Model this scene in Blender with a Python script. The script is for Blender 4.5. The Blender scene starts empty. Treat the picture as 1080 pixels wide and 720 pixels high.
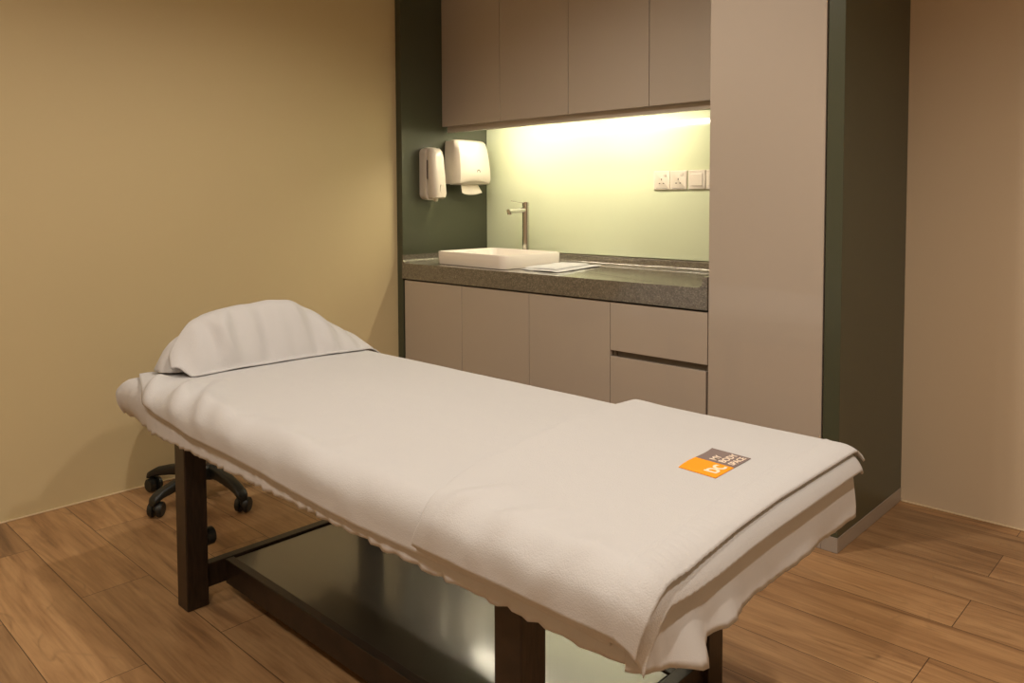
import bpy, bmesh, math, random
from mathutils import Vector, Matrix, noise
random.seed(7)
PI = math.pi
scene = bpy.context.scene
COL = scene.collection

# ---------------------------------------------------------------- camera, light levels, exposure
cam_data = bpy.data.cameras.new('camera')
cam = bpy.data.objects.new('camera', cam_data)
COL.objects.link(cam)
cam_data.sensor_width = 36.0
cam_data.lens = 27.643
cam_data.shift_y = -0.10155
cam_data.clip_start = 0.02
YAW, PITCH, ROLL = 0.7617, -0.0481, -0.0038
fw = Vector((-math.sin(YAW)*math.cos(PITCH), math.cos(YAW)*math.cos(PITCH), math.sin(PITCH)))
rt = Vector((math.cos(YAW), math.sin(YAW), 0))
up = rt.cross(fw)
R_ = rt*math.cos(ROLL) + up*math.sin(ROLL)
U_ = -rt*math.sin(ROLL) + up*math.cos(ROLL)
cam.matrix_world = Matrix(((R_.x, U_.x, -fw.x, 3.2781), (R_.y, U_.y, -fw.y, -2.5644), (R_.z, U_.z, -fw.z, 1.1663), (0, 0, 0, 1)))
scene.camera = cam

scene.view_settings.view_transform = 'Standard'
scene.view_settings.look = 'None'
scene.view_settings.gamma = 1.0
scene.view_settings.use_curve_mapping = False
scene.view_settings.exposure = 0.2

world = bpy.data.worlds.new('world')
scene.world = world
world.use_nodes = True
world.node_tree.nodes['Background'].inputs[0].default_value = (1.0, 0.82, 0.62, 1)
world.node_tree.nodes['Background'].inputs[1].default_value = 0.02

LAMP_COLOR = (1.0, 0.895, 0.765)
DOWNLIGHTS = [(1.65, -1.08, 58.0), (3.45, -1.25, 66.0), (3.0, -3.0, 80.0), (0.95, -2.75, 30.0)]
TUBE_COLOR = (1.0, 0.89, 0.66)
TUBE_STRENGTH = 92.0

# ---------------------------------------------------------------- helpers
def srgb(r, g, b):
    f = lambda c: (c/255/12.92) if c/255 <= .04045 else ((c/255+.055)/1.055)**2.4
    return (f(r), f(g), f(b), 1)

def new_mat(name):
    m = bpy.data.materials.new(name); m.use_nodes = True
    nt = m.node_tree; return m, nt, nt.nodes['Principled BSDF']

def mat(name, col, rough=.5, metal=0.0, coat=0.0, spec=None, bump=None, coat_rough=.05):
    m, nt, b = new_mat(name)
    b.inputs['Base Color'].default_value = col
    b.inputs['Roughness'].default_value = rough
    b.inputs['Metallic'].default_value = metal
    b.inputs['Coat Weight'].default_value = coat
    b.inputs['Coat Roughness'].default_value = coat_rough
    if spec is not None: b.inputs['Specular IOR Level'].default_value = spec
    if bump:
        sc, st = bump
        g = nt.nodes.new('ShaderNodeNewGeometry')
        n = nt.nodes.new('ShaderNodeTexNoise'); n.inputs['Scale'].default_value = sc; n.inputs['Detail'].default_value = 4
        bp = nt.nodes.new('ShaderNodeBump'); bp.inputs['Strength'].default_value = st; bp.inputs['Distance'].default_value = .004
        nt.links.new(g.outputs['Position'], n.inputs['Vector'])
        nt.links.new(n.outputs['Fac'], bp.inputs['Height'])
        nt.links.new(bp.outputs['Normal'], b.inputs['Normal'])
    return m

class N:
    """tiny node-graph helper"""
    def __init__(s, nt): s.nt = nt
    def n(s, t, **kw):
        x = s.nt.nodes.new(t)
        for k, v in kw.items():
            if k.startswith('i_'): x.inputs[int(k[2:])].default_value = v
            else: setattr(x, k, v)
        return x
    def l(s, a, b): s.nt.links.new(a, b)
    def math(s, op, a, b=None):
        x = s.n('ShaderNodeMath', operation=op)
        for i, v in enumerate((a, b)):
            if v is None: continue
            if isinstance(v, (int, float)): x.inputs[i].default_value = v
            else: s.l(v, x.inputs[i])
        return x.outputs[0]
    def mix(s, fac, a, b, blend='MIX'):
        x = s.n('ShaderNodeMix', data_type='RGBA', blend_type=blend)
        for i, v in ((0, fac), (6, a), (7, b)):
            if isinstance(v, (int, float, tuple)): x.inputs[i].default_value = v
            else: s.l(v, x.inputs[i])
        return x.outputs[2]
    def ramp_f(s, fac):
        return s.math('MINIMUM', s.math('MAXIMUM', s.math('MULTIPLY', s.math('SUBTRACT', fac, .5), 5.0), 0.0), 1.0)
    def ramp(s, fac, stops):
        x = s.n('ShaderNodeValToRGB'); e = x.color_ramp.elements
        while len(e) < len(stops): e.new(.5)
        for q, (p, c) in zip(e, stops): q.position = p; q.color = c
        s.l(fac, x.inputs[0]); return x.outputs[0]

def thing(name, label, cat, loc, group=None):
    o = bpy.data.objects.new(name, None); COL.objects.link(o)
    o.empty_display_size = .05
    o.location = loc
    tag(o, label, cat, group)
    return o

def tag(o, label, cat, group=None):
    o['label'] = label; o['category'] = cat
    if group: o['group'] = group
    return o

def root_loc(p):
    v = Vector((0, 0, 0))
    while p is not None:
        v += Vector(p.location); p = p.parent
    return v

def obj(name, bm, m, parent=None, smooth=False, origin=None, autosmooth=True):
    off = root_loc(parent) if parent is not None else Vector(origin or (0, 0, 0))
    bmesh.ops.translate(bm, verts=bm.verts, vec=-off)
    me = bpy.data.meshes.new(name); bm.to_mesh(me); bm.free()
    o = bpy.data.objects.new(name, me); COL.objects.link(o)
    ms = m if isinstance(m, (list, tuple)) else [m]
    for q in ms: me.materials.append(q)
    if parent is not None: o.parent = parent
    else: o.location = off
    if smooth:
        for p in me.polygons: p.use_smooth = True
        if autosmooth:
            me.set_sharp_from_angle(angle=math.radians(40))
    return o

def struct(name, bm, m):
    o = obj(name, bm, m); o['kind'] = 'structure'; return o

def add_box(bm, x0, x1, y0, y1, z0, z1, bevel=0.0, seg=2):
    r = bmesh.ops.create_cube(bm, size=1)
    vs = r['verts']
    for v in vs:
        v.co = Vector(((x0+x1)/2+v.co.x*(x1-x0), (y0+y1)/2+v.co.y*(y1-y0), (z0+z1)/2+v.co.z*(z1-z0)))
    if bevel > 0:
        es = list({e for v in vs for e in v.link_edges})
        bmesh.ops.bevel(bm, geom=es, offset=bevel, segments=seg, affect='EDGES', profile=.5)
    return bm

def box(*a, **k):
    return add_box(bmesh.new(), *a, **k)

def add_cyl(bm, p, q, r1, r2=None, seg=24, bevel=0):
    p = Vector(p); q = Vector(q); d = q-p
    r = bmesh.ops.create_cone(bm, cap_ends=True, segments=seg, radius1=r1, radius2=r1 if r2 is None else r2, depth=d.length)
    M = Matrix.Translation((p+q)/2) @ d.to_track_quat('Z', 'Y').to_matrix().to_4x4()
    bmesh.ops.transform(bm, matrix=M, verts=r['verts'])
    if bevel:
        es = [e for e in {e for v in r['verts'] for e in v.link_edges} if any(len(f.verts) > 4 for f in e.link_faces)]
        bmesh.ops.bevel(bm, geom=es, offset=bevel, segments=2, affect='EDGES')
    return bm

def cyl(*a, **k): return add_cyl(bmesh.new(), *a, **k)

def loft(bm, rings, cap0=True, cap1=True, closed=True):
    R = [[bm.verts.new(p) for p in ring] for ring in rings]
    n = len(R[0])
    for a, b in zip(R, R[1:]):
        for i in range(n if closed else n-1):
            j = (i+1) % n
            bm.faces.new((a[i], a[j], b[j], b[i]))
    if cap0: bm.faces.new(R[0][::-1])
    if cap1: bm.faces.new(R[-1])
    bmesh.ops.recalc_face_normals(bm, faces=bm.faces)
    return R

def rrect(cx, cy, w, h, r, n=6):
    """rounded rectangle in 2D, counter-clockwise"""
    pts = []
    r = min(r, w/2-1e-4, h/2-1e-4)
    for k, (sx, sy) in enumerate(((1, 1), (-1, 1), (-1, -1), (1, -1))):
        for i in range(n+1):
            a = k*PI/2 + i*PI/2/n
            pts.append((cx+sx*(w/2-r)+r*math.cos(a), cy+sy*(h/2-r)+r*math.sin(a)))
    return pts

def lathe(bm, cx, cy, prof, seg=32):
    rings = [[(cx+r*math.cos(2*PI*i/seg), cy+r*math.sin(2*PI*i/seg), z) for i in range(seg)] for r, z in prof]
    loft(bm, rings)
    return bm

def sstep(a, b, x):
    t = min(1, max(0, (x-a)/(b-a))); return t*t*(3-2*t)

def lerp_table(tab, x):
    if x <= tab[0][0]: return tab[0][1]
    for (a, p), (b, q) in zip(tab, tab[1:]):
        if x <= b: return p+(q-p)*(x-a)/(b-a)
    return tab[-1][1]

def nz(x, y, z, s): return noise.noise(Vector((x*s, y*s, z*s)))

# ---------------------------------------------------------------- materials
def floor_material():
    m, nt, b = new_mat('wood_look_floor'); g = N(nt)
    pos = g.n('ShaderNodeNewGeometry').outputs['Position']
    mp = g.n('ShaderNodeMapping'); g.l(pos, mp.inputs[0])
    mp.inputs['Location'].default_value = (-.797+.476+9.52, 1.807+.197*20, 0)
    br = g.n('ShaderNodeTexBrick'); g.l(mp.outputs[0], br.inputs['Vector'])
    br.offset = .5; br.offset_frequency = 2
    br.inputs['Color1'].default_value = (0, 0, 0, 1); br.inputs['Color2'].default_value = (1, 1, 1, 1); br.inputs['Mortar'].default_value = (.5, .5, .5, 1)
    br.inputs['Scale'].default_value = 1; br.inputs['Mortar Size'].default_value = .0011; br.inputs['Mortar Smooth'].default_value = .1
    br.inputs['Bias'].default_value = 0; br.inputs['Brick Width'].default_value = .952; br.inputs['Row Height'].default_value = .197
    rnd = br.outputs['Color']
    sp = g.n('ShaderNodeSeparateXYZ'); g.l(pos, sp.inputs[0])
    r1 = g.n('ShaderNodeSeparateColor'); g.l(rnd, r1.inputs[0]); rv = r1.outputs[0]
    def vec(sx, sy, k):
        c = g.n('ShaderNodeCombineXYZ')
        g.l(g.math('MULTIPLY', sp.outputs[0], sx), c.inputs[0]); g.l(g.math('MULTIPLY', sp.outputs[1], sy), c.inputs[1])
        g.l(g.math('MULTIPLY', rv, k), c.inputs[2]); return c.outputs[0]
    n1 = g.n('ShaderNodeTexNoise'); g.l(vec(1.3, 11, 37), n1.inputs['Vector']); n1.inputs['Scale'].default_value = 1; n1.inputs['Detail'].default_value = 6; n1.inputs['Roughness'].default_value = .62; n1.inputs['Distortion'].default_value = 1.2
    n2 = g.n('ShaderNodeTexNoise'); g.l(vec(5, 110, 53), n2.inputs['Vector']); n2.inputs['Scale'].default_value = 1; n2.inputs['Detail'].default_value = 4
    n3 = g.n('ShaderNodeTexNoise'); g.l(vec(2.2, 4.2, 71), n3.inputs['Vector']); n3.inputs['Scale'].default_value = 1; n3.inputs['Detail'].default_value = 2; n3.inputs['Distortion'].default_value = .6
    # cathedral grain: contour lines of a stretched noise field
    cl = g.math('PINGPONG', g.math('MULTIPLY', n3.outputs['Fac'], 9.0), 1.0)
    line = g.ramp(cl, [(0, (1, 1, 1, 1)), (.10, (0, 0, 0, 1)), (1, (0, 0, 0, 1))])
    base = g.ramp(n1.outputs['Fac'], [(.28, srgb(124, 92, 62)), (.46, srgb(164, 126, 87)), (.60, srgb(182, 144, 102)), (.74, srgb(146, 109, 73))])
    tint = g.ramp(rv, [(0, (.80, .80, .80, 1)), (.5, (.96, .95, .94, 1)), (1, (1.08, 1.05, 1.0, 1))])
    c = g.mix(1.0, base, tint, 'MULTIPLY')
    fine = g.ramp(n2.outputs['Fac'], [(.35, (.80, .78, .76, 1)), (.55, (1, 1, 1, 1))])
    c = g.mix(.8, c, fine, 'MULTIPLY')
    c = g.mix(g.math('MULTIPLY', g.math('MULTIPLY', line, g.ramp_f(n1.outputs['Fac'])), .5), c, srgb(92, 66, 46))
    c = g.mix(br.outputs['Fac'], c, srgb(64, 42, 28))
    g.l(c, b.inputs['Base Color'])
    b.inputs['Roughness'].default_value = .42
    bp = g.n('ShaderNodeBump'); bp.inputs['Strength'].default_value = .25; bp.inputs['Distance'].default_value = .002
    h = g.math('SUBTRACT', g.math('MULTIPLY', n2.outputs['Fac'], .25), br.outputs['Fac'])
    g.l(h, bp.inputs['Height']); g.l(bp.outputs[0], b.inputs['Normal'])
    return m

def granite_material():
    m, nt, b = new_mat('speckled_granite'); g = N(nt)
    pos = g.n('ShaderNodeNewGeometry').outputs['Position']
    v = g.n('ShaderNodeTexVoronoi'); g.l(pos, v.inputs['Vector']); v.inputs['Scale'].default_value = 330
    s = g.n('ShaderNodeSeparateColor'); g.l(v.outputs['Color'], s.inputs[0])
    n = g.n('ShaderNodeTexNoise'); g.l(pos, n.inputs['Vector']); n.inputs['Scale'].default_value = 60; n.inputs['Detail'].default_value = 3
    c = g.ramp(s.outputs[0], [(0, srgb(68, 62, 52)), (.45, srgb(96, 89, 77)), (.8, srgb(114, 106, 93)), (1, srgb(160, 152, 136))])
    c = g.mix(.35, c, g.ramp(n.outputs['Fac'], [(.35, srgb(72, 66, 57)), (.65, srgb(118, 110, 98))]))
    g.l(c, b.inputs['Base Color']); b.inputs['Roughness'].default_value = .3
    b.inputs['Coat Weight'].default_value = 1.0; b.inputs['Coat Roughness'].default_value = .09; b.inputs['Coat IOR'].default_value = 1.75
    b.inputs['Specular IOR Level'].default_value = .6
    return m

def fabric_material(name, col, terry=True):
    m, nt, b = new_mat(name); g = N(nt)
    pos = g.n('ShaderNodeNewGeometry').outputs['Position']
    b.inputs['Base Color'].default_value = col
    b.inputs['Roughness'].default_value = .92; b.inputs['Specular IOR Level'].default_value = .15
    b.inputs['Sheen Weight'].default_value = .12 if terry else .05
    n = g.n('ShaderNodeTexNoise'); g.l(pos, n.inputs['Vector']); n.inputs['Scale'].default_value = 420 if terry else 900; n.inputs['Detail'].default_value = 3
    n2 = g.n('ShaderNodeTexNoise'); g.l(pos, n2.inputs['Vector']); n2.inputs['Scale'].default_value = 26; n2.inputs['Detail'].default_value = 3
    h = g.math('ADD', g.math('MULTIPLY', n.outputs['Fac'], .5 if terry else .2), g.math('MULTIPLY', n2.outputs['Fac'], .9))
    bp = g.n('ShaderNodeBump'); bp.inputs['Strength'].default_value = .32 if terry else .2; bp.inputs['Distance'].default_value = .006
    g.l(h, bp.inputs['Height']); g.l(bp.outputs[0], b.inputs['Normal'])
    return m

def dark_wood_material():
    m, nt, b = new_mat('dark_stained_wood'); g = N(nt)
    tc = g.n('ShaderNodeNewGeometry').outputs['Position']
    mp = g.n('ShaderNodeMapping'); g.l(tc, mp.inputs[0]); mp.inputs['Scale'].default_value = (14, 160, 22)
    n = g.n('ShaderNodeTexNoise'); g.l(mp.outputs[0], n.inputs['Vector']); n.inputs['Scale'].default_value = 1; n.inputs['Detail'].default_value = 4
    c = g.ramp(n.outputs['Fac'], [(.3, srgb(26, 18, 13)), (.7, srgb(50, 36, 26))])
    g.l(c, b.inputs['Base Color']); b.inputs['Roughness'].default_value = .38
    bp = g.n('ShaderNodeBump'); bp.inputs['Strength'].default_value = .12; bp.inputs['Distance'].default_value = .002
    g.l(n.outputs['Fac'], bp.inputs['Height']); g.l(bp.outputs[0], b.inputs['Normal'])
    return m

M_floor = floor_material()
M_granite = granite_material()
M_towel = fabric_material('white_terry', (.56, .555, .56, 1))
M_sheet = fabric_material('white_sheet', (.56, .55, .55, 1), terry=False)
M_dark = dark_wood_material()
M_shelf = mat('lacquered_dark_shelf', srgb(34, 27, 18), .36, bump=(420, .07), spec=1.0, coat=1.0, coat_rough=.12)
M_shelf.node_tree.nodes['Principled BSDF'].inputs['IOR'].default_value = 1.7
M_wall = mat('cream_paint', srgb(204, 187, 146), .55, bump=(260, .05))
M_wall_back = mat('beige_paint', srgb(204, 185, 158), .6, bump=(260, .05))
M_ceiling = mat('white_ceiling', srgb(232, 226, 214), .8)
M_caulk = mat('grout_line', srgb(216, 196, 160), .6)
M_lam = mat('taupe_gloss_laminate', srgb(180, 168, 155), .3, spec=.5, coat=.8, coat_rough=.03)
M_lam_in = mat('taupe_carcass', srgb(120, 108, 92), .5)
M_panel = mat('charcoal_green_panel', srgb(72, 75, 58), .32, bump=(400, .04))
M_kick = mat('grey_kickboard', srgb(158, 148, 138), .35)
M_glass = mat('pale_green_back_painted_glass', srgb(214, 222, 190), .10, coat=.6, coat_rough=.015)
M_white = mat('white_plastic', srgb(216, 207, 194), .28)
M_ceramic = mat('white_ceramic', srgb(240, 232, 222), .1, coat=.5)
M_chrome = mat('chrome', (.62, .6, .57, 1), .12, metal=1)
M_slot = mat('dark_slot', srgb(60, 48, 38), .5)
M_grey = mat('grey_mark', srgb(112, 110, 106), .5)
M_black = mat('black_plastic', srgb(30, 31, 27), .42)
M_vinyl = mat('dark_vinyl', srgb(48, 42, 38), .4)
M_paper = mat('paper', srgb(236, 228, 214), .9)
M_orange = mat('orange_weave', srgb(250, 158, 8), .8, bump=(600, .2))
M_greyweave = mat('grey_weave', srgb(128, 112, 108), .8, bump=(600, .2))
M_lettering = mat('pale_lettering', srgb(246, 226, 206), .8)
M_mattress = mat('mattress_vinyl', srgb(150, 140, 128), .5)
M_metal = mat('grey_metal', (.35, .34, .33, 1), .35, metal=1)

def emission(name, col, strength):
    m = bpy.data.materials.new(name); m.use_nodes = True; nt = m.node_tree
    nt.nodes.remove(nt.nodes['Principled BSDF'])
    e = nt.nodes.new('ShaderNodeEmission'); e.inputs[0].default_value = (*col, 1); e.inputs[1].default_value = strength
    nt.links.new(e.outputs[0], nt.nodes['Material Output'].inputs[0]); return m
M_tube = emission('lamp_tube', TUBE_COLOR, TUBE_STRENGTH)
M_lens = emission('downlight_lens', LAMP_COLOR, 3.0)

# ---------------------------------------------------------------- the room
RX, RY, CEIL = 4.35, -3.9, 2.62
YB = .628
struct('floor', box(-.1, RX+.1, RY-.1, YB+.1, -.1, 0), M_floor)
struct('ceiling', box(-.1, RX+.1, RY-.1, YB+.1, CEIL, CEIL+.1), M_ceiling)
struct('wall_left', box(-.1, 0, RY-.1, YB+.1, 0, CEIL), M_wall)
struct('wall_back', box(0, RX, YB, YB+.1, 0, CEIL), M_wall_back)
struct('wall_right', box(RX, RX+.1, RY-.1, YB+.1, 0, CEIL), M_wall_back)
struct('wall_front', box(0, RX, RY-.1, RY, 0, CEIL), M_wall_back)
struct('trim_1', box(0, .007, RY, 0, 0, .006, bevel=.002), M_caulk)
struct('trim_2', box(2.306, RX, YB-.007, YB, 0, .006, bevel=.002), M_caulk)

# ---------------------------------------------------------------- built-in cabinetry
XL, XT0, XT1, XP = .0455, 1.8216, 2.2445, 2.3024
DEP = .615
t = thing('cabinet_side_panel', 'narrow dark green-grey end panel against the cream wall, carrying the soap and paper towel dispensers', 'panel', (.0228, .3, 0))
obj('panel_board', box(.001, XL, 0, YB-.001, .001, CEIL-.002, bevel=.0015), M_panel, t)

t = thing('cabinet_side_panel', 'thick dark panel at the right end of the cabinetry with grey kick strip', 'panel', (2.2735, .3, 0))
obj('panel_board', box(XT1+.004, XP, 0, YB-.001, .052, CEIL-.002, bevel=.0015), M_panel, t)
bm = box(XT1+.004, XP+.001, -.001, YB-.001, .001, .0518, bevel=.001)
obj('kick_strip', bm, M_kick, t)['label'] = 'grey kick strip'

t = thing('tall_cabinet', 'tall taupe gloss cabinet from floor to ceiling between worktop and dark end panel', 'cabinet', (2.03, .3, 0))
obj('carcass', box(XT0+.003, XT1+.003, .022, YB-.002, .08, CEIL-.002), M_lam_in, t)
obj('door', box(XT0+.002, XT1-.002, 0, .02, .055, CEIL-.004, bevel=.0015), M_lam, t)
obj('kickboard', box(XT0+.002, XT1+.003, -.001, .02, .001, .0518, bevel=.001), M_kick, t)

base_x = [.058, .495, .935, 1.380, XT0]
blabels = ['taupe base cabinet with one door, leftmost below the worktop beside the dark end panel',
           'taupe base cabinet with one door, second from the left below the worktop',
           'taupe base cabinet with one door, below the worktop next to the drawers']
for i in range(3):
    a, b_ = base_x[i], base_x[i+1]
    t = thing('base_cabinet', blabels[i], 'cabinet', ((a+b_)/2, .3, 0), 'single-door cabinets under the worktop')
    obj('carcass', box(a-.003 if i else XL+.002, b_-.004, .022, DEP-.006, .08, .752), M_lam_in, t)
    obj('door', box(a+.0012, b_-.0015, 0, .02, .085, .7505, bevel=.0015), M_lam, t)
    obj('kickboard', box(a, b_-.002, .05, .066, .001, .079), M_kick, t)
a, b_ = base_x[3], base_x[4]
t = thing('drawer_cabinet', 'taupe drawer cabinet with a recessed grip channel, below the right end of the worktop', 'cabinet', ((a+b_)/2, .3, 0))
bm = bmesh.new()
add_box(bm, a, a+.016, .022, DEP-.006, .08, .752); add_box(bm, b_-.016, b_-.001, .022, DEP-.006, .08, .752)
add_box(bm, a+.016, b_-.016, .07, DEP-.006, .08, .752)
obj('carcass', bm, M_lam_in, t)
bm = bmesh.new(); add_box(bm, a+.017, b_-.017, .03, .068, .515, .575); 
obj('grip_channel', bm, M_lam_in, t)
obj('drawer', box(a+.0012, b_-.002, 0, .02, .556, .7505, bevel=.0015), M_lam, t)
obj('drawer', box(a+.0012, b_-.007, 0, .02, .085, .531, bevel=.0015), M_lam, t)
obj('kickboard', box(a, b_-.002, .05, .066, .001, .079), M_kick, t)

# wall cabinets
wx = [XL+.001, .486, .931, 1.376, XT0]
wl = ['taupe wall cabinet door unit, leftmost above the dispensers', 'taupe wall cabinet above the tap, second from the left',
      'taupe wall cabinet, third from the left above the lit splashback', 'taupe wall cabinet, rightmost beside the tall cabinet above the sockets']
for i in range(4):
    a, b_ = wx[i], wx[i+1]
    t = thing('wall_cabinet', wl[i], 'cabinet', ((a+b_)/2, .45, 1.561), 'wall cabinets above the splashback')
    obj('carcass', box(a+.001, b_-.001, .298, DEP-.001, 1.566, CEIL-.002), M_lam_in, t)
    obj('door', box(a+.0015, b_-.0015, .277, .296, 1.561, CEIL-.004, bevel=.0015), M_lam, t)
o = obj('light_pelmet', box(.062, XT0-.002, .302, .318, 1.529, 1.5655, bevel=.001), M_lam, origin=(.9, .31, 1.53))
tag(o, 'long taupe pelmet strip under the wall cabinets hiding the lamp tubes', 'pelmet')

for k, (a, b_) in enumerate(((.212, .758), (.836, 1.382))):
    t = thing('under_cabinet_light', ['warm white tube lamp under the wall cabinets, nearer the tap', 'warm white tube lamp under the wall cabinets, nearer the sockets'][k],
              'light', ((a+b_)/2, .345, 1.5655), 'tube lamps behind the pelmet')
    obj('lamp_housing', box(a-.012, b_+.012, .327, .363, 1.556, 1.5655, bevel=.001), M_white, t)
    obj('lamp_tube', cyl((a, .345, 1.547), (b_, .345, 1.547), .008, seg=16), M_tube, t)

# splashback glass
o = obj('glass_splashback', box(XL+.001, XT0, DEP, YB-.001, .884, 1.5655, bevel=.001), M_glass, origin=(.93, .62, .884))
tag(o, 'pale green glossy glass splashback behind the basin, lit from above', 'splashback')

# worktop: profile extruded + upstands with coved joint
ZC, ZU, UT = .839, .881, .02
bm = bmesh.new()
def rr_cove(bm):
    x0, x1, y0, y1 = XL+.0008, XT0-.0008, -.006, DEP-.001
    # rings: from top of upstand (three sides) – built as a tray: for each inset/height pair a U-shaped polyline
    cove = .021
    prof = [(0.0, ZU), (UT-.003, ZU), (UT, ZU-.003), (UT, ZC+cove)]
    for i in range(1, 7):
        a = i/6*PI/2
        prof.append((UT+cove*(1-math.cos(a)), ZC+cove*(1-math.sin(a))))
    rings = []
    def U(ins, z):
        r = max(.002, ins-UT+.012) if ins > UT else .002
        xa, xb, yb = x0+min(ins, .0095+max(0, ins-UT)) , x1-ins, y1-ins
        pts = [(xa, y0, z)]
        for i in range(7):
            a = PI-i/6*PI/2
            pts.append((xa+r+r*math.cos(a), yb-r+r*math.sin(a), z))
        for i in range(7):
            a = PI/2-i/6*PI/2
            pts.append((xb-r+r*math.cos(a), yb-r+r*math.sin(a), z))
        pts.append((xb, y0, z))
        return pts
    R = [[bm.verts.new(p) for p in U(*q)] for q in prof]
    for a, b in zip(R, R[1:]):
        for i in range(len(a)-1): bm.faces.new((a[i], a[i+1], b[i+1], b[i]))
    bm.faces.new(R[-1])                                       # working surface
    # front fascia outline = front ends of every ring + bottom corners
    bl, brr = bm.verts.new((x0, y0, .7585)), bm.verts.new((x1, y0, .7585))
    left = [r[0] for r in R]; right = [r[-1] for r in R]
    bm.faces.new([bl] + left + right[::-1] + [brr])
    # outer back and underside
    kl, kr = bm.verts.new((x0, y1, .7585)), bm.verts.new((x1, y1, .7585))
    bm.faces.new((bl, brr, kr, kl))
    n = len(R[0])
    bm.faces.new([R[0][i] for i in range(8)] + [kl, bl]) if False else None
    o0 = R[0]
    for i in range(n-1):
        pass
    bm.faces.new([bl, kl] + [o0[i] for i in range(7, -1, -1)])
    bm.faces.new([kl, kr] + [o0[i] for i in range(8, 6, -1)])
    bm.faces.new([kr, brr] + [o0[i] for i in range(n-1, 7, -1)])
rr_cove(bm)
bmesh.ops.recalc_face_normals(bm, faces=bm.faces)
o = obj('worktop', bm, M_granite, smooth=True, origin=(.93, .3, .7585))
tag(o, 'grey speckled stone worktop with coved upstand along wall and ends', 'worktop')

# ---------------------------------------------------------------- wash basin (turned a little on the worktop)
t = thing('wash_basin', 'white rectangular countertop basin with rounded corners below the tap', 'basin', (.49, .25, ZC+.0005))
bw, bd, bh = .525, .40, .066
ang = math.radians(-4.0)
def brings(spec):
    out = []
    for w, d, r, z in spec:
        ring = []
        for x, y in rrect(0, 0, w, d, r, 8):
            ring.append((.492+x*math.cos(ang)-y*math.sin(ang), .255+x*math.sin(ang)+y*math.cos(ang), ZC+.0005+z))
        out.append(ring)
    return out
bm = bmesh.new()
loft(bm, brings([(bw-.022, bd-.022, .03, 0), (bw-.012, bd-.012, .034, .002), (bw-.004, bd-.004, .037, .03), (bw-.002, bd-.002, .038, bh-.004), (bw-.006, bd-.006, .037, bh), (bw-.018, bd-.018, .032, bh), (bw-.022, bd-.022, .03, bh-.003),
                 (bw-.03, bd-.03, .03, bh-.03), (bw-.06, bd-.06, .04, .016), (bw-.14, bd-.14, .05, .010), (.05, .05, .024, .008)]))
obj('basin_body', bm, M_ceramic, t, smooth=True)
obj('drain', cyl((.492, .255, ZC+.0088), (.492, .255, ZC+.0118), .022, seg=24, bevel=.001), M_chrome, t, smooth=True)

# ---------------------------------------------------------------- tap
TX, TY = .452, .505
t = thing('mixer_tap', 'tall chrome basin mixer tap standing behind the white basin', 'tap', (TX, TY, ZC))
obj('base_flange', cyl((TX, TY, ZC+.0004), (TX, TY, ZC+.008), .026, seg=28, bevel=.002), M_chrome, t, smooth=True)
obj('tap_body', cyl((TX, TY, ZC+.006), (TX, TY, 1.128), .018, seg=28, bevel=.002), M_chrome, t, smooth=True)
obj('collar', cyl((TX, TY, 1.022), (TX, TY, 1.027), .0192, seg=28), M_chrome, t, smooth=True)
bm = bmesh.new(); add_cyl(bm, (TX, TY-.008, 1.111), (TX, TY-.135, 1.106), .0125, .0115, seg=20, bevel=.002); add_cyl(bm, (TX, TY-.122, 1.108), (TX, TY-.122, 1.088), .0125, seg=20, bevel=.0015)
obj('spout', bm, M_chrome, t, smooth=True)
bm = bmesh.new(); add_cyl(bm, (TX, TY, 1.1282), (TX, TY, 1.153), .0185, .018, seg=28, bevel=.003)
lev = obj('lever', bm, M_chrome, t, smooth=True)
bm = bmesh.new(); add_cyl(bm, (TX, TY-.01, 1.148), (TX, TY-.11, 1.159), .0035, .003, seg=12, bevel=.001)
obj('lever_pin', bm, M_chrome, lev, smooth=True)

# ---------------------------------------------------------------- cloth lying on the worktop
def quad_cloth(corners, n, m, h, amp, seed, thick):
    A, B, C, D = [Vector(c) for c in corners]
    bm = bmesh.new()
    def P(i, j, top):
        u, v = i/n, j/m
        p = A*(1-u)*(1-v)+B*u*(1-v)+C*u*v+D*(1-u)*v
        w = nz(p.x, p.y, seed, 9)*amp + nz(p.x, p.y, seed+3, 24)*amp*.4
        e = min(u, 1-u, v, 1-v)
        z = h + thick*sstep(0, .05, e)*(1 if top else 0) + max(0, w+amp*.4)
        p = Vector((p.x+nz(v*3, u*2, seed, 1)*.006, p.y+nz(u*3, v*2, seed+9, 1)*.006, p.z+z))
        return p
    T = [[bm.verts.new(P(i, j, True)) for j in range(m+1)] for i in range(n+1)]
    Bq = [[bm.verts.new(P(i, j, False)-Vector((0, 0, .0012))) for j in range(m+1)] for i in range(n+1)]
    for i in range(n):
        for j in range(m):
            bm.faces.new((T[i][j], T[i+1][j], T[i+1][j+1], T[i][j+1]))
            bm.faces.new((Bq[i][j], Bq[i][j+1], Bq[i+1][j+1], Bq[i+1][j]))
    for i in range(n):
        bm.faces.new((T[i][0], Bq[i][0], Bq[i+1][0], T[i+1][0])); bm.faces.new((T[i][m], T[i+1][m], Bq[i+1][m], Bq[i][m]))
    for j in range(m):
        bm.faces.new((T[0][j], T[0][j+1], Bq[0][j+1], Bq[0][j])); bm.faces.new((T[n][j], Bq[n][j], Bq[n][j+1], T[n][j+1]))
    bmesh.ops.recalc_face_normals(bm, faces=bm.faces)
    return bm
t = thing('face_cloth', 'white folded face cloth lying on the stone worktop beside the basin', 'cloth', (.88, .28, ZC))
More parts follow.
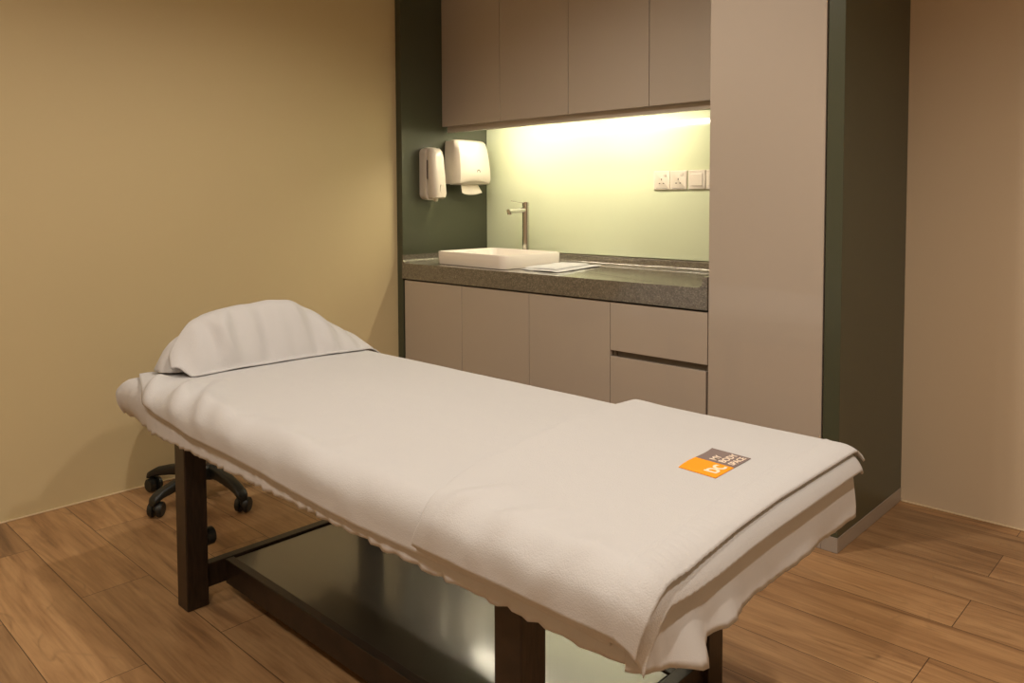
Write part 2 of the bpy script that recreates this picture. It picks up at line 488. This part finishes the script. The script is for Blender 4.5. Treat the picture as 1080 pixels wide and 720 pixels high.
obj('cloth_lower_layer', quad_cloth([(.772, .118, ZC), (1.015, .105, ZC), (.955, .50, ZC), (.762, .47, ZC)], 28, 36, .0022, .004, 5, .004), M_towel, t, smooth=True)
obj('cloth_upper_layer', quad_cloth([(.785, .135, ZC), (.985, .125, ZC), (.915, .46, ZC), (.768, .44, ZC)], 28, 36, .0085, .005, 5, .006), M_towel, t, smooth=True)

# ---------------------------------------------------------------- soap dispenser on the dark side panel (x = XL, front looks to +x)
def xloft(bm, spec, cy, n=6):
    """rings of rounded rectangles in the y-z plane, stacked along x: (x, y-centre, z-centre, width, height, radius)"""
    rings = [[(x, yc+p[0], zc+p[1]) for p in rrect(0, 0, w, h, r, n)] for x, yc, zc, w, h, r in spec]
    loft(bm, rings); return bm
t = thing('soap_dispenser', 'white soap dispenser with dark level slit, left of the paper towel dispenser', 'dispenser', (XL, .165, 1.16))
bm = xloft(bmesh.new(), [(XL+.0005, .165, 1.304, .096, .272, .03), (XL+.03, .165, 1.304, .102, .280, .034), (XL+.052, .165, 1.304, .100, .276, .034)], 0)
obj('back_shell', bm, M_white, t, smooth=True)
def zrings(spec, n=6):
    return [[(xa+(xb-xa)/2+p[0], yc+p[1], z) for p in rrect(0, 0, xb-xa, w, r, n)] for z, xa, xb, yc, w, r in spec]
bm = bmesh.new()
loft(bm, zrings([(1.173, XL+.05, XL+.112, .166, .062, .02), (1.180, XL+.045, XL+.122, .166, .082, .026), (1.20, XL+.045, XL+.126, .166, .092, .03), (1.30, XL+.045, XL+.117, .165, .094, .03), (1.39, XL+.045, XL+.105, .165, .092, .03), (1.42, XL+.045, XL+.097, .165, .086, .028), (1.436, XL+.047, XL+.083, .165, .066, .018)]))
obj('front_cover', bm, M_white, t, smooth=True)
obj('level_window', box(XL+.062, XL+.068, .1155, .1185, 1.275, 1.375, bevel=.001), M_slot, t)
obj('push_button', xloft(bmesh.new(), [(XL+.118, .168, 1.225, .03, .05, .012), (XL+.1268, .168, 1.225, .026, .046, .011)], 0), M_white, t, smooth=True)
obj('nozzle', cyl((XL+.075, .165, 1.174), (XL+.075, .165, 1.158), .014, .009, seg=18), M_white, t, smooth=True)

# ---------------------------------------------------------------- paper towel dispenser
t = thing('paper_towel_dispenser', 'white paper towel dispenser with a small grey emblem, on the dark panel beside the glass', 'dispenser', (XL, .40, 1.24))
yc = .405
bm = bmesh.new()
loft(bm, zrings([(1.252, XL+.0005, XL+.10, yc, .238, .012), (1.262, XL+.0005, XL+.108, yc, .246, .016), (1.35, XL+.0005, XL+.108, yc, .246, .018), (1.45, XL+.0005, XL+.095, yc, .236, .018), (1.478, XL+.0005, XL+.082, yc, .228, .016), (1.486, XL+.002, XL+.06, yc, .212, .012)]))
obj('back_housing', bm, M_white, t, smooth=True)
def bulge(z, d, w, inner=.05):
    """front cover section: bowed outwards"""
    pts = []
    n = 16
    for i in range(n+1):
        s = -1+2*i/n
        pts.append((XL+d*(1-.10*abs(s)**2.2-.25*max(0, abs(s)-.9)/.1*.6), yc+s*w/2, z))
    pts.append((XL+inner, yc+w/2-.004, z)); pts.append((XL+inner, yc-w/2+.004, z))
    return pts
bm = bmesh.new()
rg = []
for z, d, w in ((1.247, .118, .236), (1.252, .134, .25), (1.275, .142, .256), (1.32, .141, .254), (1.38, .134, .247), (1.44, .123, .239), (1.472, .111, .231), (1.486, .096, .220), (1.491, .078, .206)):
    rg.append(bulge(z, d, w))
loft(bm, rg)
# arched cut of the lower edge
for v in bm.verts:
    if v.co.z < 1.30 and v.co.x > XL+.055:
        s = (v.co.y-yc)/.128
        v.co.z += .018*max(0, 1-s*s)*(1.30-v.co.z)/.05
cov = obj('front_cover', bm, M_white, t, smooth=True)
bm = bmesh.new()
for k in range(10):                                            # little swoosh emblem
    a0 = PI*k/10; a1 = PI*(k+1)/10
    w0 = .004+.005*math.sin(a0); w1 = .004+.005*math.sin(a1)
    def E(a, r): return (XL+.1425, yc+.012-math.cos(a)*(.011+r*.3), 1.313+math.sin(a)*.012+r)
    q = [E(a0, 0), E(a1, 0), E(a1, w1*.7), E(a0, w0*.7)]
    f = [bm.verts.new(p) for p in q] + [bm.verts.new((p[0]-.003, p[1], p[2])) for p in q]
    for ids in ((0, 1, 2, 3), (7, 6, 5, 4), (0, 4, 5, 1), (1, 5, 6, 2), (2, 6, 7, 3), (3, 7, 4, 0)): bm.faces.new([f[i] for i in ids])
bmesh.ops.recalc_face_normals(bm, faces=bm.faces)
obj('emblem', bm, M_grey, t)['label'] = 'small grey swoosh emblem'
bm = bmesh.new()
n, m_ = 14, 8
G = []
for j in range(m_+1):
    v = j/m_
    row = []
    for i in range(n+1):
        s = -1+2*i/n
        y = yc+.004+s*(.066+.012*v)
        x = XL+.076+.022*v-.012*v*v*(1-s*s)+.004*math.sin(s*4)
        z = 1.2490-.056*v+.012*s*s*v
        row.append(bm.verts.new((x, y, z)))
    G.append(row)
for j in range(m_):
    for i in range(n): bm.faces.new((G[j][i], G[j+1][i], G[j+1][i+1], G[j][i+1]))
o = obj('paper_towel', bm, M_paper, smooth=True, origin=(XL+.1, yc, 1.19))
md = o.modifiers.new('solid', 'SOLIDIFY'); md.thickness = .0012
tag(o, 'white paper towel sheet hanging out of the wall dispenser', 'paper towel')

# ---------------------------------------------------------------- sockets and switch on the glass
YS = DEP-.0004
def plate(name, label, cat, x, group=None, zc=1.2535):
    t = thing(name, label, cat, (x, YS, zc-.045), group)
    bm = bmesh.new()
    rings = [[(x+p[0], y, zc+p[1]) for p in rrect(0, 0, w, w, r)] for y, w, r in ((YS, .088, .004), (YS-.007, .088, .004), (YS-.0095, .083, .003))]
    loft(bm, rings); obj('face_plate', bm, M_white, t, smooth=True)
    return t
for k, x in enumerate((1.229, 1.319)):
    t = plate('power_socket', ['white three-pin power socket on the glass splashback, the leftmost plate', 'white three-pin power socket on the glass splashback, beside the wide switch'][k], 'socket', x, 'three-pin sockets on the splashback')
    obj('socket_switch', box(x+.010, x+.026, YS-.0125, YS-.009, 1.272, 1.286, bevel=.001), M_white, t)
    obj('pin_slot', box(x-.002, x+.002, YS-.0102, YS-.009, 1.2535, 1.2625), M_slot, t)
    for s in (-1, 1): obj('pin_slot', box(x+s*.0105-.004, x+s*.0105+.004, YS-.0102, YS-.009, 1.2375, 1.2415), M_slot, t)
    obj('indicator_line', box(x-.03, x+.03, YS-.0102, YS-.009, 1.2155, 1.217), M_grey, t)
for k, x in enumerate((1.415, 1.506)):
    t = plate('light_switch', ['white rocker light switch on the glass splashback, right of the two sockets', 'white switch plate mostly hidden behind the tall cabinet edge'][k], 'switch', x)
    obj('rocker', box(x-.031, x+.031, YS-.0125, YS-.009, 1.226, 1.281, bevel=.0015), M_white, t)

# ---------------------------------------------------------------- treatment table
LX0, LX1, LY0, LY1, LW = 1.046, 2.402, -1.628, -.940, .064
t = thing('treatment_table', 'dark wooden massage table with a low shelf, standing in the middle under the white towels', 'massage table', (1.724, -1.284, 0))
for xa in (LX0, LX1-LW):
    for ya in (LY0, LY1-LW):
        obj('leg', box(xa, xa+LW, ya, ya+LW, .0005, .50, bevel=.003), M_dark, t)
bm = bmesh.new()
add_box(bm, LX0+LW, LX1-LW, LY0+.015, LY0+.045, .468, .50, bevel=.002); add_box(bm, LX0+LW, LX1-LW, LY1-.045, LY1-.015, .468, .50, bevel=.002)
add_box(bm, LX0+.015, LX0+.045, LY0+LW, LY1-LW, .468, .50, bevel=.002); add_box(bm, LX1-.045, LX1-.015, LY0+LW, LY1-LW, .468, .50, bevel=.002)
obj('top_frame', bm, M_dark, t)
obj('top_board', box(.95, 2.60, -1.62, -.935, .5005, .535, bevel=.002), M_dark, t)
RZ0, RZ1 = .038, .110
for ya in (-1.505, -1.09):
    obj('shelf_rail', box(LX0+.046, LX1-.046, ya, ya+.026, RZ0, RZ1, bevel=.002), M_dark, t)
for xa in (LX0+.014, LX1-.046):
    obj('shelf_rail', box(xa, xa+.032, LY0+LW, LY1-LW, RZ0+.005, RZ1+.002, bevel=.002), M_dark, t)
o = obj('shelf', box(LX0+.052, LX1-.052, -1.478, -1.091, .088, .106, bevel=.002), M_shelf, t)
o['label'] = 'glossy dark lacquered shelf board'
bm = cyl((LX0+.034, LY0+LW-.002, .19), (LX0+.034, LY0+LW+.030, .19), .027, .025, seg=28, bevel=.004)
kn = obj('clamp_knob', bm, M_black, t, smooth=True)

# padded top
MX0, MX1, MY0, MY1 = .752, 2.672, -1.674, -.884
MZB, MZT = .519, .618
def pad(bm, off, zb, zt, rc=.032, re=.05, crown=.008, ns=26, nl=48, hem=None, tuck=0.0):
    """rounded pad from rings of a rounded rectangle"""
    cx, cy = (MX0+MX1)/2, (MY0+MY1)/2
    W, H = MX1-MX0+2*off, MY1-MY0+2*off
    def ring(ins, z, k):
        out = []
        w, h, r = W-2*ins, H-2*ins, max(.004, rc+off-ins)
        per = []
        nn = 44
        # dense rounded rectangle with evenly subdivided sides
        def side(p, q, n):
            return [(p[0]+(q[0]-p[0])*i/n, p[1]+(q[1]-p[1])*i/n) for i in range(n)]
        c = [(w/2-r, h/2-r), (-w/2+r, h/2-r), (-w/2+r, -h/2+r), (w/2-r, -h/2+r)]
        for q in range(4):
            a0 = q*PI/2
            for i in range(nn): 
                a = a0+i/nn*PI/2
                per.append((c[q][0]+r*math.cos(a), c[q][1]+r*math.sin(a), math.cos(a), math.sin(a)))
            a = a0+PI/2; p = (c[q][0]+r*math.cos(a), c[q][1]+r*math.sin(a)); cn = c[(q+1) % 4]; e = (cn[0]+r*math.cos(a), cn[1]+r*math.sin(a))
            n = 110 if q in (0, 2) else 50
            for s in side(p, e, n): per.append((s[0], s[1], math.cos(a), math.sin(a)))
        for i, (x, y, nx, ny) in enumerate(per):
            px, py, pz = cx+x, cy+y, z
            if hem: px, py, pz = hem(px, py, pz, nx, ny, k)
            out.append((px, py, pz))
        return out
    rings = []
    # side from bottom to top, then over the edge to the middle
    if tuck: 
        rings.append(ring(tuck, zb+.004, -2)); rings.append(ring(tuck*.4, zb+.001, -1))
    nside = 7
    for i in range(nside+1):
        z = zb+(zt-re-zb)*i/nside
        rings.append(ring(0, z, i/nside))
    for i in range(1, 9):
        a = i/8*PI/2
        rings.append(ring(re*(1-math.cos(a)), zt-re+re*math.sin(a), 2))
    for ins in (.08, .13, .2, .28, .36): 
        z = zt+crown*min(1, (ins-re)/.3)
        rings.append(ring(ins, z, 3))
    loft(bm, rings, cap0=not tuck, cap1=True)
    return bm
def pad_round(x, y, z, nx, ny, k):
    if k <= 1:
        q = (1-max(0, k))**2*sstep(1.10, .82, x)*.062
        x -= nx*q; y -= ny*q; z += (1-max(0, k))**2*sstep(1.10, .80, x)*.022
    return x, y, z
bm = pad(bmesh.new(), -.010, .5365, MZT, hem=pad_round, re=.046)
obj('padded_top', bm, M_mattress, t, smooth=True)

# fitted sheet with gathered hem
def sheet_hem(x, y, z, nx, ny, k):
    head = sstep(1.08, .80, x)
    foot = sstep(2.45, 2.66, x)
    s = x+y
    ang_ = math.atan2(ny, nx)
    corner = max(0, 1-abs(abs(nx)-abs(ny))*1.2)*head
    if k <= 1:                                             # side wall and hem
        low = 1-max(0, k) if k >= 0 else 1
        l2 = low**1.6
        side = 1-foot*.75
        ruf = math.sin(s*170+2.2*math.sin(s*31))*.0034+nz(x, y, 1, 70)*.003
        big = nz(x, y, 3, 9)*.006
        out = max(-.003, (ruf+big+.004)*l2*side)
        out += (corner*.005*math.sin(ang_*30+1.5*math.sin(ang_*7)+z*30)+(head*.0035*math.sin((x-y)*170+2*math.sin(z*25)+2.5*math.sin((x-y)*31)) if ny < .5 else 0))*(1-.2*low)
        out -= head*(low**2)*.028                            # the end rounds under the pad
        if foot > 0 and nx > .3:
            tip = math.exp(-((y+1.575)/.035)**2)*low**1.2
            bul = math.exp(-((y+1.47)/.040)**2)*low
            out += foot*(.034*tip+.016*bul+.006*low+nz(y, z, 4, 11)*.006*low)
            z -= foot*(.016*tip+.006*low)
        x += nx*out; y += ny*out
        z += l2*(math.sin(s*88+1.5*math.sin(s*23))*.0024*side+nz(x, y, 5, 14)*.005) + head*low*.006 + (low*.016*(1-head) if ny > .3 else 0)
    else:
        z += nz(x, y, 2, 6)*.0012
        if k == 2 and head: 
            o_ = (corner*.005*math.sin(ang_*30+1.5*math.sin(ang_*7)+z*30)+(head*.0035*math.sin((x-y)*170+2*math.sin(z*25)+2.5*math.sin((x-y)*31)) if ny < .5 else 0))*sstep(MZT+.010, MZT-.03, z); x += nx*o_; y += ny*o_
    return x, y, z
bm = pad(bmesh.new(), .008, .512, MZT+.006, hem=sheet_hem, tuck=.03)
o = obj('fitted_sheet', bm, M_sheet, smooth=True, origin=(1.724, -1.284, .5), autosmooth=False)
tag(o, 'white fitted sheet with a gathered hem stretched over the massage table', 'sheet')

# towels: a cloth coordinate (u, v) is wrapped over the padded top with rounded edges
RE = .058
def wrap(u, v, off):
    x0, x1, y0, y1, zt = MX0-.012-off, MX1+.012+off, MY0-.012-off, MY1+.012+off, MZT+.0085+off
    cx = min(max(u, x0+RE), x1-RE); cy = min(max(v, y0+RE), y1-RE)
    ox, oy = u-cx, v-cy
    s = math.hypot(ox, oy); q = max(s, 1e-9)
    if s < RE*PI/2: h, d = RE*math.sin(s/RE), RE*(1-math.cos(s/RE))
    else: h, d = RE, RE+s-RE*PI/2
    X, Y = cx+ox/q*h, cy+oy/q*h
    dx, dy = d*abs(ox)/q, d*abs(oy)/q
    cr = .008*min(1, max(0, min(u-x0, x1-u, v-y0, y1-v)-.05)/.3)
    return Vector((X, Y, zt+cr-d)), dx, dy
def gridcloth(nu, nv, fn):
    bm = bmesh.new()
    G = [[bm.verts.new(fn(i/nu, j/nv)) for j in range(nv+1)] for i in range(nu+1)]
    for i in range(nu):
        for j in range(nv): bm.faces.new((G[i][j], G[i+1][j], G[i+1][j+1], G[i][j+1]))
    return bm
def ridge(u, v, a, b, w):
    """height of a soft fold lying along the segment a-b"""
    ax_, ay_ = a; bx, by = b
    L2 = (bx-ax_)**2+(by-ay_)**2
    t_ = max(0, min(1, ((u-ax_)*(bx-ax_)+(v-ay_)*(by-ay_))/L2))
    d = math.hypot(u-ax_-t_*(bx-ax_), v-ay_-t_*(by-ay_))
    return math.exp(-(d/w)**2)*math.sin(PI*min(1, max(0, .12+t_*.85)))

B_near = [(.76, -1.600), (.793, -1.623), (.927, -1.668), (1.006, -1.699), (1.081, -1.718), (1.174, -1.723), (1.315, -1.735), (1.542, -1.742), (1.81, -1.750), (2.036, -1.753), (2.8, -1.756)]
def bath(a, b):
    # a: 0..1 head to foot, b: 0..1 near side to far side
    u0 = .80+.06*sstep(.05, .35, b)
    u = u0+a*(2.640-u0)
    v0 = lerp_table(B_near, u)-.004*math.sin(u*7)*sstep(1.1, 1.4, u)
    v1 = MY1+.035
    v = v0+(v1-v0)*b
    p, dx, dy = wrap(u, v, .003)
    f = .028*ridge(u, v, (.93, -1.60), (1.05, -1.71), .022)+.024*ridge(u, v, (1.04, -1.55), (1.22, -1.71), .025)+.018*ridge(u, v, (1.10, -1.52), (1.40, -1.72), .022)
    f += .010*ridge(u, v, (1.30, -1.62), (1.58, -1.72), .03)+.008*ridge(u, v, (1.60, -1.62), (1.95, -1.70), .035)
    near = sstep(-1.50, -1.66, v)
    f += (nz(u, v, 4, 7)*.007+nz(u, v, 2, 16)*.004+.004)*(.12+.88*near)
    f = max(0, f)*(1-.97*sstep(2.0, 2.12, u)*sstep(-1.785, -1.74, v))
    sw = min(1, dy/.03) if v < -1.3 else 0
    p.z += f*(1-.7*sw); p.y -= f*sw*.8
    return p
bm = gridcloth(190, 110, bath)
t = thing('bath_towel', 'large white terry towel spread over the length of the massage table', 'towel', (1.75, -1.284, .62))
o = obj('towel_cloth', bm, M_towel, t, smooth=True, autosmooth=False)
md = o.modifiers.new('solid', 'SOLIDIFY'); md.thickness = .005; md.offset = 1

# folded towel at the foot end: lower layer, bend, upper layer in one sheet
L_edge = [(-1.754, 2.228), (-1.716, 2.246), (-1.654, 2.238), (-1.54, 2.199), (-1.415, 2.18), (-1.19, 2.146), (-1.02, 2.126), (-.85, 2.130)]
def left_u(v): return lerp_table(L_edge, v)
T_UP = [(-1.762, 2.720), (-1.747, 2.718), (-1.696, 2.710), (-1.641, 2.699), (-1.535, 2.690), (-1.423, 2.684), (-1.26, 2.679), (-.884, 2.680), (-.86, 2.69)]
T_LO = [(-1.766, 2.768), (-1.744, 2.764), (-1.694, 2.750), (-1.639, 2.724), (-1.524, 2.720), (-1.305, 2.714), (-.87, 2.712)]
HB = .0025
FOFF = .0148
def ftowel(a, b):
    NL = .47
    if a < NL: lay, q = 0, 1-a/NL            # lower: foot -> left
    elif a > 1-NL: lay, q = 2, (a-(1-NL))/NL  # upper: left -> foot
    else: lay, q = 1, (a-NL)/(1-2*NL)
    th = q*PI if lay == 1 else (0 if lay == 0 else PI)
    off = FOFF+HB*(1-math.cos(th))
    up_ = (1-math.cos(th))/2
    vlo = -1.766+(.014*sstep(.75, 1, q) if lay == 0 else 0)
    vn = vlo+(-1.762-vlo)*up_
    v = vn+(-.858-.008*(1-up_)-vn)*b
    lu = left_u(v)
    if lay == 1: u = lu-HB*math.sin(th)*1.5
    else: u = lu+(lerp_table(T_LO if lay == 0 else T_UP, v)-lu)*q
    p, dx, dy = wrap(u, v, off)
    logo = sstep(.17, .11, math.hypot((u-2.52)*1.2, v+1.20))
    near = sstep(-1.50, -1.68, v)
    f = .011*ridge(u, v, (2.27, -1.74), (2.33, -1.56), .020)+.008*ridge(u, v, (2.36, -1.75), (2.46, -1.58), .024)+.007*ridge(u, v, (2.50, -1.76), (2.60, -1.62), .022)
    f += (nz(u, v, 6, 8)*.006+nz(u, v, 9, 18)*.003+.004)*(.1+.9*near)*(1-logo)
    f = max(0, f)
    sw = min(1, dy/.03) if v < -1.3 else 0
    lift = 0
    if lay == 2 and dx > 0: lift = .003*min(1, dx/.02)
    p.z += f*(1-.7*sw); p.y -= f*sw*.8+(.004*sw*up_)
    p.z += .003*up_*sstep(.10, .0, u-lu)*(1-sw)
    if dx > 0:
        fx = min(1, dx/.04)
        p.x += (.007 if lay == 2 else .0)*fx+max(0, nz(v, 0, 1, 5))*.004*fx
    # ribbed woven border near the foot hem
    if lay != 1 and q > .80:
        p.z += .0012*math.sin(v*330)*sstep(.88, .92, q)*(.25+.75*sstep(-1.35, -1.55, v))+.0018*(sstep(.875, .885, q)-sstep(.885, .90, q))
    return p
bm = gridcloth(240, 130, ftowel)
t = thing('folded_towel', 'white terry towel folded double over the foot end, with an orange and grey woven logo', 'towel', (2.45, -1.284, .63))
o = obj('towel_cloth', bm, M_towel, t, smooth=True, autosmooth=False)
md = o.modifiers.new('solid', 'SOLIDIFY'); md.thickness = .0042; md.offset = 1

# logo on the folded towel: two woven squares and lettering, read from the foot end
def logo_patch(u0, u1, v0, v1, off):
    def fn(a, b):
        u = u0+(u1-u0)*a; v = v0+(v1-v0)*b
        u -= .012*(v+1.278)/.145*(1-.7*a)+.0025*math.sin((v+1.28)*40)*(1-a)
        p, _, _ = wrap(u, v, FOFF+2*HB)
        p.z += .0046+off
        return p
    return gridcloth(10, 10, fn)
lg = obj('woven_logo', logo_patch(2.488, 2.566, -1.278, -1.2060, 0), M_orange, t)
md = lg.modifiers.new('solid', 'SOLIDIFY'); md.thickness = .0012; md.offset = 1
lg['label'] = 'orange logo square with pale letters'
lg2 = obj('woven_logo', logo_patch(2.488, 2.566, -1.2055, -1.133, 0), M_greyweave, t)
md = lg2.modifiers.new('solid', 'SOLIDIFY'); md.thickness = .0012; md.offset = 1
lg2['label'] = 'grey logo square with small pale words'
def lettering(text, size, u, v, parent, align='LEFT', space=1.0):
    cu = bpy.data.curves.new('lettering', 'FONT'); cu.body = text; cu.size = size; cu.extrude = .0003; cu.align_x = align; cu.space_character = space
    cu.offset = size*.012
    tmp = bpy.data.objects.new('lettering', cu); COL.objects.link(tmp)
    dg = bpy.context.evaluated_depsgraph_get(); me = bpy.data.meshes.new_from_object(tmp.evaluated_get(dg))
    bpy.data.objects.remove(tmp); bpy.data.curves.remove(cu)
    p, _, _ = wrap(u, v, FOFF+2*HB)
    M = Matrix.Translation((p.x, p.y, p.z+.0046+.0016)) @ Matrix.Rotation(PI/2, 4, 'Z')
    me.transform(M); me.transform(Matrix.Translation(-root_loc(parent)))
    o = bpy.data.objects.new('lettering', me); COL.objects.link(o); o.parent = parent; me.materials.append(M_lettering)
    return o
lettering('bc', .054, 2.556, -1.262, lg, space=.95)
lettering('MY', .021, 2.520, -1.196, lg2)
lettering('BODY', .021, 2.539, -1.196, lg2)
lettering('SPACE', .019, 2.558, -1.196, lg2)

# ---------------------------------------------------------------- pillow and hand towel over it
PH = [(-1.60, .640), (-1.585, .68), (-1.575, .715), (-1.55, .748), (-1.50, .780), (-1.42, .806), (-1.32, .820), (-1.22, .825), (-1.14, .818), (-1.08, .786), (-1.02, .744), (-.96, .706), (-.88, .672), (-.82, .640)]
PH = [(a, b) for a, b in PH]
def ph(y):
    s = 0; w = 0
    for k in range(-3, 4):
        s += lerp_table(PH, y+k*.008); w += 1
    return s/w
def g_prof(tn):
    tn = abs(tn)
    return max(0, 1-tn**2.4)**.62 if tn < 1 else 0
PXC, PXW, ZB = .862, .088, .649
t = thing('pillow', 'white bolster pillow at the head end, under the draped hand towel', 'pillow', (PXC, -1.2, ZB))
bm = bmesh.new()
rings = []
for k in range(41):
    y = -1.596+(.675)*k/40
    h = max(.010, (ph(y)-ZB)*.83)
    e = min(1, max(.08, (1-abs((k-20)/20)**6))) ** .5
    top, bot = [], []
    for i in range(25):
        c = -math.cos(PI*i/24)
        top.append((PXC+PXW*e*c, y, ZB+h*(1-abs(c)**(1.75 if c > 0 else 2.6))**(.86 if c > 0 else .6)))
    for i in range(23, 0, -1):
        c = -math.cos(PI*i/24)
        bot.append((PXC+PXW*e*c*.97, y, ZB-.0008-.001*(1-c*c)))
    rings.append(top+bot)
loft(bm, rings)
obj('pillow_body', bm, M_sheet, t, smooth=True, autosmooth=False)

HN = [(0, -1.43), (.40, -1.44), (.66, -1.575), (.80, -1.585), (.92, -1.555), (1, -1.525)]
def htowel(a, b):
    # a: back -> front across the pillow, b: near -> far
    yn = lerp_table(HN, a)
    y = yn+b*(-.80-yn)
    xf = lerp_table([(-1.6, .985), (-1.535, .990), (-1.40, .982), (-1.1, .992), (-.95, 1.0), (-.82, .985)], y)
    xb = PXC-.128
    x = xb+(xf-xb)*a
    hh = max(0, ph(max(y, -1.59))-ZB)
    if x < PXC: g_ = max(0, 1-((PXC-x)/.128)**2.6)**.6
    else: g_ = max(0, 1-((x-PXC)/(xf-PXC-.012))**1.75)**.86 if x-PXC < xf-PXC-.012 else 0
    zb, _, _ = wrap(x, y, .0102)
    z = zb.z+(hh+.009)*g_
    cr = sstep(.3, .8, a)*sstep(1.0, .9, a)
    f = (.008*math.sin(y*30+1.3*math.sin(y*11))+.006*math.sin(y*71+1))*cr*sstep(-.85, -.95, y)+(nz(x, y, 3, 12)+.5)*.005
    f += .012*math.exp(-((y+1.46-(x-.86)*.5)/.020)**2)*sstep(.45, .6, a)*sstep(1, .85, a)+.010*math.exp(-((y+1.38+(x-.86)*.6)/.022)**2)*cr
    x += f*.5; z += f*.7
    return Vector((x, y, max(z, zb.z)))
bm = gridcloth(70, 130, htowel)
o = obj('hand_towel', bm, M_towel, smooth=True, origin=(.87, -1.2, .64), autosmooth=False)
md = o.modifiers.new('solid', 'SOLIDIFY'); md.thickness = .0045; md.offset = 1
tag(o, 'small white terry towel draped over the pillow at the head end', 'towel')

# ---------------------------------------------------------------- rolling stool behind the table
SX, SY = .29, -1.165
t = thing('rolling_stool', 'black five-star rolling stool by the cream wall, behind the near left table leg', 'stool', (SX, SY, 0))
obj('hub', lathe(bmesh.new(), SX, SY, [(.03, .07), (.042, .075), (.044, .10), (.034, .125), (.028, .13)], 28), M_black, t, smooth=True)
obj('gas_column', lathe(bmesh.new(), SX, SY, [(.026, .128), (.026, .27), (.016, .272), (.016, .42), (.05, .425), (.05, .435)], 24), M_metal, t, smooth=True)
obj('seat', lathe(bmesh.new(), SX, SY, [(.06, .4355), (.145, .438), (.162, .450), (.168, .475), (.164, .505), (.14, .522), (.07, .528), (.01, .529)], 40), M_vinyl, t, smooth=True)
for k in range(5):
    a = math.radians(-74+72*k)
    c, s = math.cos(a), math.sin(a)
    L = .262
    bm = bmesh.new()
    rings = []
    for d, z, w, h in ((.02, .103, .040, .040), (.09, .102, .034, .036), (.18, .092, .030, .030), (.235, .082, .030, .026), (.256, .074, .034, .022), (.272, .066, .030, .020), (.278, .058, .02, .012)):
        rings.append([(SX+c*d-s*p[0], SY+s*d+c*p[0], z+p[1]) for p in rrect(0, 0, w*1.3, h*1.3, .012, 4)])
    loft(bm, rings)
    arm = obj('base_arm', bm, M_black, t, smooth=True)
    wx_, wy_ = SX+c*L, SY+s*L
    b2 = a+(.5, -.9, 1.2, .2, -.4)[k]
    cc, ss = math.cos(b2), math.sin(b2)
    bm = bmesh.new(); add_cyl(bm, (wx_, wy_, .030), (wx_, wy_, .074), .009, seg=14)
    ox, oy = wx_-cc*.012, wy_-ss*.012
    for q in (-1, 1):
        add_cyl(bm, (ox-ss*q*.006, oy+cc*q*.006, .0295), (ox-ss*q*.026, oy+cc*q*.026, .0295), .029, .026, seg=22, bevel=.003)
    add_box(bm, ox-.009, ox+.009, oy-.009, oy+.009, .02, .05, bevel=.004)
    obj('caster', bm, M_black, arm, smooth=True)

# ---------------------------------------------------------------- recessed ceiling downlights
dl = ['round recessed ceiling downlight above the massage table', 'round recessed ceiling downlight above the floor right of the table',
      'round recessed ceiling downlight near the front wall and camera', 'round recessed ceiling downlight near the cream wall at the front']
for (x, y, w), lb in zip(DOWNLIGHTS, dl):
    t = thing('ceiling_downlight', lb, 'light', (x, y, CEIL-.012), 'recessed ceiling downlights')
    bm = bmesh.new()
    loft(bm, [[(x+r*math.cos(2*PI*i/32), y+r*math.sin(2*PI*i/32), z) for i in range(32)] for r, z in ((.062, CEIL-.0005), (.062, CEIL-.008), (.054, CEIL-.012), (.046, CEIL-.010), (.046, CEIL-.0005))], cap0=False, cap1=False)
    obj('trim_ring', bm, M_white, t, smooth=True)
    obj('lens', cyl((x, y, CEIL-.004), (x, y, CEIL-.001), .045, seg=32), M_lens, t)
    ld = bpy.data.lights.new('downlight_lamp', 'SPOT'); ld.energy = w; ld.color = LAMP_COLOR; ld.shadow_soft_size = .05
    ld.spot_size = math.radians(150); ld.spot_blend = .6
    lo = bpy.data.objects.new('downlight_lamp', ld); COL.objects.link(lo); lo.parent = t; lo.location = (0, 0, -.03)
